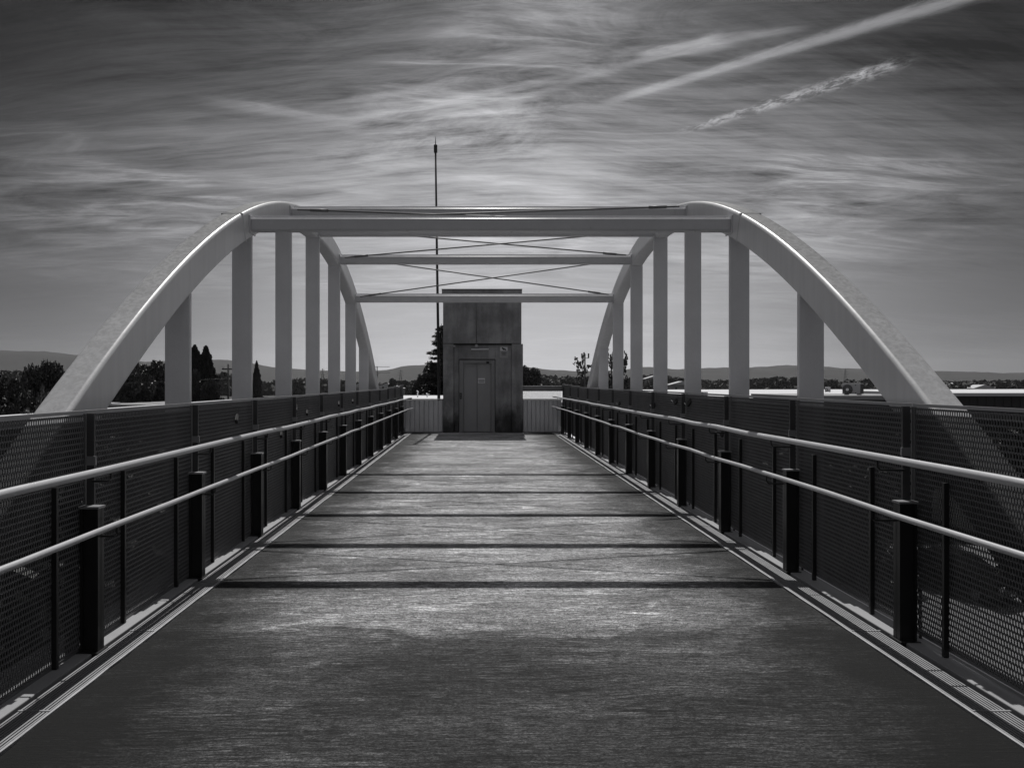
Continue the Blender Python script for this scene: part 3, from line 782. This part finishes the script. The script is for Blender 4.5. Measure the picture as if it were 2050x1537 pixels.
# ================================================================== PLANTS
def leafcloud(rnd, blobs, n, size, mb=None, flat=.0):
    mb = mb or MB(); tot = sum(b_[3] ** 2 for b_ in blobs)
    for (cx, cy, cz, r, sq) in blobs:
        for _ in range(int(n * r * r / tot)):
            d = Vector((rnd.gauss(0, 1), rnd.gauss(0, 1), rnd.gauss(0, 1))).normalized() * (r * rnd.uniform(.55, 1.04) ** .8)
            p = Vector((cx + d.x, cy + d.y, cz + d.z * sq))
            a = Vector((rnd.gauss(0, 1), rnd.gauss(0, 1), rnd.gauss(0, 1) * (1 - flat))).normalized()
            c = a.cross(Vector((rnd.gauss(0, 1), rnd.gauss(0, 1), rnd.gauss(0, 1)))).normalized()
            s = size * rnd.uniform(.6, 1.3); mb.quad(p, a * s, c * s * .5)
    return mb
def bough(mb, rnd, p, q, r): 
    p, q = Vector(p), Vector(q); m_ = (p + q) / 2 + Vector((rnd.uniform(-.1, .1), rnd.uniform(-.1, .1), .06)) * (q - p).length
    mb.tube([p, m_, q], r, 6, r2=r * .35)
def broad_meshes(seed, h, w, n=9000, size=.13, m=None, nb=16):
    rnd = random.Random(seed); tk = MB(); tk.tube([(0, 0, 0), (.05, 0, h * .2), (-.05, .05, h * .45), (0, 0, h * .7)], h * .028, 9, r2=h * .012)
    blobs = []
    for i in range(nb):
        a = rnd.uniform(0, 2 * PI); rr = w * .5 * math.sqrt(rnd.uniform(.02, .9)); z = h * rnd.uniform(.42, .88)
        k = 1 - .5 * abs(z / h - .6) / .4
        r = w * rnd.uniform(.14, .24); c = (rr * k * math.cos(a), rr * k * math.sin(a), z, r, rnd.uniform(.7, .95))
        blobs.append(c); bough(tk, rnd, (0, 0, h * rnd.uniform(.25, .55)), c[:3], h * .010)
    blobs.append((0, 0, h * .93, w * .13, .9)); blobs.append((0, 0, h * .6, w * .3, 1))
    return tk.mesh('trunk', M['bark']), leafcloud(rnd, blobs, n, size).mesh('crown', m or M['leaf'])
def cypress_meshes(seed, h, w, n=9000):
    rnd = random.Random(seed); tk = MB().tube([(0, 0, 0), (0, 0, h * .9)], h * .018, 8, r2=.02); mb = MB()
    tips = [(rnd.uniform(0, 2 * PI), rnd.uniform(.1, .95), rnd.uniform(.4, 1.0)) for _ in range(40)]
    for _ in range(n):
        t = rnd.random() ** .85; z = h * (.04 + .96 * t)
        prof = min(1, (t / .10)) ** .5 * (1 - (max(0, t - .3) / .7) ** 2.6) ** .9
        a = rnd.uniform(0, 2 * PI); lump = 1 + .20 * math.sin(a * 3 + z * 2.1 + seed) + .16 * math.sin(a * 5 - z * 4.3) + .12 * math.sin(z * 9 + seed * 2)
        r = w * .5 * prof * lump * rnd.uniform(.5, 1.03) ** .5 + .03
        p = Vector((r * math.cos(a), r * math.sin(a), z))
        up = Vector((rnd.gauss(0, .3) + .25 * math.cos(a), rnd.gauss(0, .3) + .25 * math.sin(a), 1)).normalized(); c = up.cross(Vector((rnd.gauss(0, 1), rnd.gauss(0, 1), .2))).normalized()
        mb.quad(p, up * .20 * rnd.uniform(.6, 1.3), c * .055)
    return tk.mesh('trunk', M['bark']), mb.mesh('crown', M['cyp'])
def conifer_meshes(seed, h, w):
    rnd = random.Random(seed); tk = MB().tube([(0, 0, 0), (0, 0, h)], h * .017, 8, r2=.02); mb = MB()
    for zi in range(120):
        z = h * (.2 + .785 * (zi + rnd.random()) / 120)
        t = (z - h * .2) / (h * .8); L = w * .5 * (1 - t) ** .75 * rnd.choice((1.1, .9, .8, .6)) + .2
        for k in range(2):
            a = rnd.uniform(0, 2 * PI); ll = L * rnd.uniform(.65, 1.12); d = Vector((math.cos(a), math.sin(a), 0)); side = Vector((-d.y, d.x, 0))
            prev = Vector((0, 0, z)); pts = [prev]
            for i in range(1, 6):
                f = i / 5; pts.append(Vector((0, 0, z)) + d * ll * f + Vector((0, 0, ll * (.14 * f - .30 * f * f + .16 * f ** 4 * 1.2))))
            tk.tube(pts, .035 * (1 - t) + .01, 5, r2=.006)
            for i in range(int(95 * ll)):
                f = rnd.uniform(.12, 1.03); i0 = min(4, int(f * 5)); p = pts[i0].lerp(pts[i0 + 1], min(1, f * 5 - i0))
                wd = .30 * ll * max(0, 1 - f) ** .6 * .7 + .07
                p = p + side * rnd.uniform(-wd, wd) + Vector((0, 0, rnd.uniform(-.10, .05)))
                u = (d * rnd.uniform(.3, 1) + side * rnd.uniform(-.9, .9) + Vector((0, 0, rnd.uniform(-.45, .15)))).normalized()
                c = u.cross(Vector((rnd.gauss(0, .5), rnd.gauss(0, .5), 1))).normalized()
                mb.quad(p, u * .13 * rnd.uniform(.6, 1.3), c * .03)
    return tk.mesh('trunk', M['bark']), mb.mesh('crown', M['needle'])
def sparse_meshes(seed, h, w, n=560):
    rnd = random.Random(seed); tk = MB().tube([(0, 0, 0), (.05, 0, h * .5), (0, 0, h * .97)], h * .012, 7, r2=.015); mb = MB()
    for k in range(38):
        z = h * rnd.uniform(.3, .93); a = rnd.uniform(0, 2 * PI); L = w * .5 * rnd.uniform(.4, 1) * (1.15 - z / h * .7)
        q = Vector((L * math.cos(a), L * math.sin(a), z + L * rnd.uniform(.7, 1.5))); bough(tk, rnd, (0, 0, z), q, .03)
        for i in range(n // 38):
            f = rnd.uniform(.2, 1.05); p = Vector((0, 0, z)).lerp(q, f) + Vector((rnd.gauss(0, .12), rnd.gauss(0, .12), rnd.gauss(0, .12)))
            u = Vector((rnd.gauss(0, 1), rnd.gauss(0, 1), rnd.gauss(0, 1))).normalized(); c = u.cross(Vector((rnd.gauss(0, 1), rnd.gauss(0, 1), 1))).normalized()
            mb.quad(p, u * .13, c * .08)
    return tk.mesh('trunk', M['bark']), mb.mesh('crown', M['needle'])
def plant(kind, meshes, loc, sc, rz, label, cat='tree', group=None):
    t = empty(kind, loc, rz); t.scale = sc if isinstance(sc, tuple) else (sc,) * 3
    tag(t, label, cat, group)
    inst(meshes[0], 'trunk', t); inst(meshes[1], 'crown', t); return t
BR = [broad_meshes(20 + i, 8, 6.5, 22000, .115, M['leaf']) for i in range(3)]
def tree_at(kind, ms, px, py, Y, h0, wpx, w0, rz, label, group=None, gz=GZ, cat='tree'):
    """stand a tree on the ground so that its top reaches the height seen at that spot"""
    p = at(px, py, Y); h = p.z - gz; w = wpx * Y / FPX
    return plant(kind, ms, (p.x, Y, gz), (w / w0, w / w0, h / h0), rz, label, cat, group)
# left of the near arch foot
G1 = 'broadleaf trees left of the near arch'
for i, (px, py, Y, w, l) in enumerate(((30, 768, 40, 120, 'dark broadleaf tree at the left edge, lowest of its clump'), (97, 737, 44, 95, 'tallest dark broadleaf tree left of the left arch'),
        (-45, 745, 46, 150, 'dark tree cut by the left edge of the picture'), (150, 750, 47, 70, 'dark broadleaf tree right behind the foot of the left arch'))):
    tree_at('broadleaf_tree', BR[i % 3], px, py, Y, 7.9, w, 6.5, i * 1.3, l, G1)
BP = broad_meshes(71, 7, 5, 6000, .10, M['pale'])
tree_at('bright_leaved_shrub', BP, 85, 783, 31, 6.9, 95, 5, .4, 'shrub with glinting pale leaves just above the left railing', cat='shrub')
G2 = 'dark trees behind the left arch'
for i, (px, py, Y, w, l) in enumerate(((262, 731, 70, 90, 'dark tree in the opening under the left arch, next to the arch'), (312, 729, 74, 90, 'dark tree touching the first left hanger'),
        (225, 745, 72, 90, 'dark tree half hidden by the left arch rib'), (355, 735, 76, 80, 'dark tree hidden mostly by the first left hanger'))):
    tree_at('broadleaf_tree', BR[(i + 1) % 3], px, py, Y, 7.9, w, 6.5, i * 2.1, l, G2)
CY = [cypress_meshes(3 + i, 12, 3.0, 12000) for i in range(3)]
tree_at('cypress', CY[0], 390, 694, 66, 12, 50, 3.0, 0, 'left cypress of the pair, right beside the first left hanger', 'cypresses')
tree_at('cypress', CY[1], 412, 696, 66, 12, 50, 3.0, 1, 'right cypress of the pair, with a forked tip', 'cypresses')
tree_at('cypress', CY[2], 514, 725, 78, 12, 22, 3.0, 2, 'slim lone cypress between the second and third left hangers', 'cypresses')
tree_at('broadleaf_tree', BR[0], 392, 748, 60, 7.9, 70, 6.5, 1, 'round bush-like tree at the foot of the cypress pair', G2)
tree_at('broadleaf_tree', BR[2], 425, 766, 60, 7.9, 50, 6.5, 2, 'small tree right of the cypress pair', G2)
CN = conifer_meshes(4, 12.4, 5.2)
tree_at('cedar', CN, 884, 648, 62, 12.4, 140, 5.2, .3, 'dark layered cedar behind the left edge of the lift tower')
G3 = 'dense trees around the lift tower'
tree_at('broadleaf_tree', BR[1], 868, 735, 66, 7.9, 80, 6.5, 2.2, 'dense dark tree under the cedar', G3)
tree_at('broadleaf_tree', BR[0], 840, 757, 62, 7.9, 46, 6.5, 1.2, 'low round dark tree left of the cedar', G3)
tree_at('broadleaf_tree', BR[2], 1052, 738, 85, 7.9, 70, 6.5, .7, 'round dark tree just right of the lift tower', G3)
SP = sparse_meshes(8, 9, 3.4)
G4 = 'thin sparse trees behind the right arch'
tree_at('sparse_tree', SP, 1165, 716, 52, 9, 60, 3.4, 0, 'thin sparse tree around the antenna mast left of the right arch foot', G4)
tree_at('sparse_tree', SP, 1224, 700, 56, 9, 46, 3.4, 2, 'thin sparse tree between the last two right hangers', G4)
tree_at('sparse_tree', SP, 1248, 712, 56, 9, 46, 3.4, 4, 'thin sparse tree showing beside the second last right hanger', G4)
# dark trees down beside the bridge, seen through the mesh
G5 = 'trees standing below the bridge'
rn = random.Random(9)
for (x, y, h, w) in ((-5.8, 3.2, 5.9, 6.0), (-5.4, 8.3, 5.8, 6.0), (-6.2, 13.2, 6.0, 6.5), (-5.6, 18.5, 5.9, 6), (-10.5, 6.5, 5.4, 7), (-11, 13, 5.6, 7), (-9.5, 18.5, 5.8, 7), (-12, 25, 5.8, 8), (-7, 25.5, 5.9, 6),
                     (-14, 19, 5.5, 6)):
    plant('broadleaf_tree', BR[rn.randrange(3)], (x, y, GZ), (w / 6.5, w / 6.5, h / 7.9), rn.uniform(0, 6), 'dark leafy tree standing below the bridge, seen through the left mesh', 'tree', G5 + ', left')
for (x, y, h, w) in ((4.9, 12.6, 6.0, 4.0), (5.4, 16.8, 5.9, 5.0), (6.6, 21, 5.9, 6), (9.5, 22, 5.6, 5.5), (9.5, 27.5, 5.8, 7), (5.8, 5.6, 4.9, 3.4), (15.5, 41, 5.4, 8), (23, 40.5, 5.0, 5), (11, 36, 5.4, 7), (29, 39, 5.4, 6)):
    plant('broadleaf_tree', BR[rn.randrange(3)], (x, y, GZ), (w / 6.5, w / 6.5, h / 7.9), rn.uniform(0, 6), 'dark leafy tree standing below the bridge, seen through the right mesh', 'tree', G5 + ', right')
o = bx(11.2, 30, 13, 36.5, GZ - .3, GZ + .12).build('pavement', M['paving'], bevel=.02); tag(o, kind='structure')
def car(x, y, rz, label):
    root = empty('parked_car', (x, y, GZ + .125), rz); tag(root, label, 'car', 'dark cars parked below the bridge')
    prof = [(-2.1, .32), (-2.16, .62), (-2.02, .86), (-1.25, .98), (1.55, 1.0), (2.05, .92), (2.16, .6), (2.1, .3), (1.75, .24), (-1.75, .24)]
    q = MB(); q.prism([(u, v) for u, v in prof], 'x', -.86, .86); q.build('body', M['car'], root, bevel=.05)
    q = MB(); b0 = [(-1.0, 1.0), (1.5, 1.0)]; t0 = [(-.25, 1.42), (1.05, 1.44)]
    for (u, v), w in zip(b0 + t0[::-1], (.78, .78, .60, .60)): q.v += [(-w, u, v), (w, u, v)]
    for f in ((0, 1, 3, 2), (2, 3, 5, 4), (4, 5, 7, 6), (6, 7, 1, 0), (0, 2, 4, 6), (1, 7, 5, 3)): q.face(f)
    cb = q.build('cabin', M['glass'], root, bevel=.04)
    bx(-.60, .60, -.22, 1.02, 1.425, 1.475).build('roof', M['car'], root, bevel=.02)
    for sx in (-1, 1):
        for yy in (-1.32, 1.35):
            t = MB().tube([(sx * .70, yy, .32), (sx * .885, yy, .32)], .32, 20).build('wheel', M['rubber'], root)
            MB().tube([(sx * .886, yy, .32), (sx * .90, yy, .32)], .19, 14).build('rim', M['galv'], t)
        bx(*sorted((sx * .52, sx * .80)), -2.17, -2.10, .62, .76).build('headlight', M['white'], root, bevel=.015)
        bx(*sorted((sx * .87, sx * 1.0)), -.98, -.82, .98, 1.10).build('mirror', M['car'], root, bevel=.02)
    bx(-.28, .28, -2.175, -2.155, .42, .54).build('number_plate', M['white'], root)
car(18.1, 28.2, .35, 'dark car on pale paving, seen whole through the nearest right mesh bay')
car(14.9, 29.4, .35, 'dark car parked further left, its windscreen glinting behind the second right mesh bay')

# far belt of woods across the valley: one mass nobody could count
mb = MB(); rnd = random.Random(77)
belt = [(-300, 752), (60, 745), (240, 748), (330, 750), (440, 748), (540, 768), (560, 764), (600, 760), (660, 762), (700, 766), (760, 769), (800, 766), (850, 764), (1040, 758), (1090, 754), (1150, 757), (1200, 758), (1260, 760), (1280, 757),
        (1310, 752), (1345, 757), (1380, 763), (1420, 764), (1500, 762), (1560, 758), (1620, 760), (1680, 764), (1750, 762), (1850, 763), (1920, 766), (2000, 764), (2060, 766), (2400, 762)]
for i in range(1500):
    px = rnd.uniform(-300, 2400); Y = rnd.uniform(430, 700); py = interp(belt, px) - 3 + rnd.random() ** 1.6 * 14
    p = at(px, py, Y); r = rnd.uniform(3.0, 6.5); hgt = max(p.z - GZ, 5)
    for _ in range(130):
        d = Vector((rnd.gauss(0, 1), rnd.gauss(0, 1), rnd.gauss(0, 1))).normalized() * r * rnd.uniform(.7, 1.02)
        z = GZ + hgt - r + d.z; q = Vector((p.x + d.x, Y + d.y, z))
        a = Vector((rnd.gauss(0, 1), rnd.gauss(0, 1), rnd.gauss(0, 1))).normalized(); c = a.cross(Vector((rnd.gauss(0, 1), .3, 1))).normalized()
        mb.quad(q, a * 1.15, c * .95)
    mb.box(p.x - r * .55, p.x + r * .55, Y - 1, Y + 1, GZ, GZ + hgt - r * .8)
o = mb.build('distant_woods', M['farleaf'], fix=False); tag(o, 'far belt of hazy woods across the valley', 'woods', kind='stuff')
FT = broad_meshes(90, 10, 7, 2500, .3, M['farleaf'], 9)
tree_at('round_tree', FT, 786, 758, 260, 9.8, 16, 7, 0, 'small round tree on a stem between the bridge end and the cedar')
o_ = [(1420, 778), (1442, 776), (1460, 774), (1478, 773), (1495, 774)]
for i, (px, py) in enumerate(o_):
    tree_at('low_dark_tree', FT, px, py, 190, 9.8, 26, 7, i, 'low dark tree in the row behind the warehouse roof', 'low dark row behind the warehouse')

# ================================================================== POLES AND AERIALS
up = empty('utility_pole', tuple(at(457, 795, 60) * 1)[:2] + (GZ,)); tag(up, 'thin dark utility pole beside the second left hanger', 'pole')
MB().tube([(0, 0, 0), (0, 0, 9.45)], .11, 8, r2=.07).build('pole', M['bark'], up)
MB().box(-.5, .5, -.05, .05, 9.0, 9.1).build('crossarm', M['bark'], up)
for x in (-.42, .42): MB().tube([(x, 0, 9.1), (x, 0, 9.28)], .04, 8).build('insulator', M['grey'], up)
for z in (8.3, 6.0):
    pts = [(-k * 3.0, k * .3, z - .5 * math.sin(PI * k / 10)) for k in range(11)]
    MB().tube(pts, .02, 5).build('wire', M['black'], up)

ta = empty('television_aerial', (at(755, 772, 36).x, 36, .8)); tag(ta, 'television aerial with two arms and a dish at the far end of the left railing', 'aerial')
MB().box(-.5, .5, -.3, .3, GZ - .8, 0).build('chimney_base', M['wallp'], ta)
MB().tube([(0, 0, 0), (0, 0, 1.47)], .02, 8).build('pole', M['rod'], ta)
q = MB(); q.tube([(-.12, 0, 1.44), (.6, 0, 1.44)], .012, 6)
for k in range(7): q.tube([(.0 + k * .09, -.18, 1.44), (.0 + k * .09, .18, 1.44)], .005, 4)
q.build('upper_arm', M['rod'], ta)
q = MB(); q.tube([(0, 0, 1.16), (.62, 0, 1.16)], .012, 6); q.tube([(0, 0, .98), (.1, 0, 1.16)], .008, 5)
for k in range(6): q.tube([(.1 + k * .1, -.18, 1.16), (.1 + k * .1, .18, 1.16)], .005, 4)
q.build('lower_arm', M['rod'], ta)
q = MB()
for i in range(9):
    a0, a1 = R(-60 + i * 13), R(-60 + (i + 1) * 13)
    for rr in (0,):
        q.tube([(.30 - .26 * math.cos(a0), -.02, .45 + .3 * math.sin(a0)), (.30 - .26 * math.cos(a1), -.02, .45 + .3 * math.sin(a1))], .022, 6)
q.tube([(.04, 0, .45), (.25, 0, .45)], .012, 5); q.box(.24, .33, -.04, .04, .40, .49)
q.build('dish', M['rod'], ta)

am = empty('antenna_mast', (at(1171, 770, 50).x, 50, GZ)); tag(am, 'thin mast with a cluster of small panel antennas at its head', 'antenna mast')
MB().tube([(0, 0, 0), (0, 0, 9.9)], .07, 8, r2=.045).build('pole', M['rod'], am)
q = MB(); q.tube([(-.18, 0, 9.6), (.25, 0, 9.6)], .02, 6); q.build('crossarm', M['rod'], am)
for x, z in ((-.2, 9.62), (-.06, 9.7), (.24, 9.62)): MB().box(x - .045, x + .045, -.05, .05, z, z + .30).build('panel_antenna', M['rod'], am, bevel=.01)
la = MB(); la.tube([(0, 0, 7.6), (-.7, 0, 7.68), (-1.35, 0, 7.75)], .018, 6); la.box(-1.42, -1.30, -.06, .06, 7.70, 7.82); la.build('camera_arm', M['rod'], am)

def pylon(px, py, Y, label):
    p = at(px, py, Y); h = p.z - GZ; root = empty('pylon', (p.x, Y, GZ)); tag(root, label, 'pylon', 'far power pylons')
    q = MB(); w = h * .09
    def corner(z, i): 
        k = w * (1 - .86 * (z / h)); return Vector(((-1 if i in (0, 3) else 1) * k, (-1 if i < 2 else 1) * k, z))
    lv = [h * t for t in (0, .2, .38, .54, .68, .8, .9, 1)]
    for i in range(4): q.tube([corner(0, i), corner(h, i)], .16, 4)
    for a, b_ in zip(lv, lv[1:]):
        for i in range(4): q.tube([corner(a, i), corner(b_, (i + 1) % 4)], .08, 3); q.tube([corner(b_, i), corner(b_, (i + 1) % 4)], .08, 3)
    q.build('lattice', M['rod'], root)
    for z, L in ((.72, .17), (.83, .14), (.94, .10)):
        MB().tube([(-h * L, 0, h * z), (0, 0, h * z + h * .02), (h * L, 0, h * z)], .14, 4).build('crossarm', M['rod'], root)
pylon(646, 738, 800, 'far lattice pylon between the fifth and fourth left hangers')
pylon(802, 740, 800, 'far lattice pylon left of the cedar')
pylon(1692, 738, 1100, 'faint far pylon right of the first right hanger')
# swirling roof vents on the flat white roof left of the tower
for px, l in ((836, 'small white swan-neck vent on the roof left of the lift tower'), (855, 'tiny vent stub on the roof left of the lift tower')):
    p = at(px, 792, 44); hh = .25 if px < 850 else .1
    o = MB().tube([(p.x, 44, .6), (p.x, 44, .62 + hh), (p.x + .05, 44, .70 + hh), (p.x - .06, 44, .74 + hh)], .035, 8).build('roof_vent', M['white'], fix=False); tag(o, l, 'vent')

# ================================================================== HAZE
hz = bx(-3700, 3700, -310, 4300, GZ - 1.5, 130).build('haze', M['white']); tag(hz, kind='stuff')
hm = bpy.data.materials.new('haze_air'); hm.use_nodes = True; nt = hm.node_tree; nt.nodes.clear()
mo = nt.nodes.new('ShaderNodeOutputMaterial'); pv = nt.nodes.new('ShaderNodeVolumePrincipled')
pv.inputs['Color'].default_value = (.9, .9, .92, 1); pv.inputs['Density'].default_value = .00006; pv.inputs['Anisotropy'].default_value = .5
nt.links.new(pv.outputs[0], mo.inputs['Volume'])
hz.data.materials.clear(); hz.data.materials.append(hm)
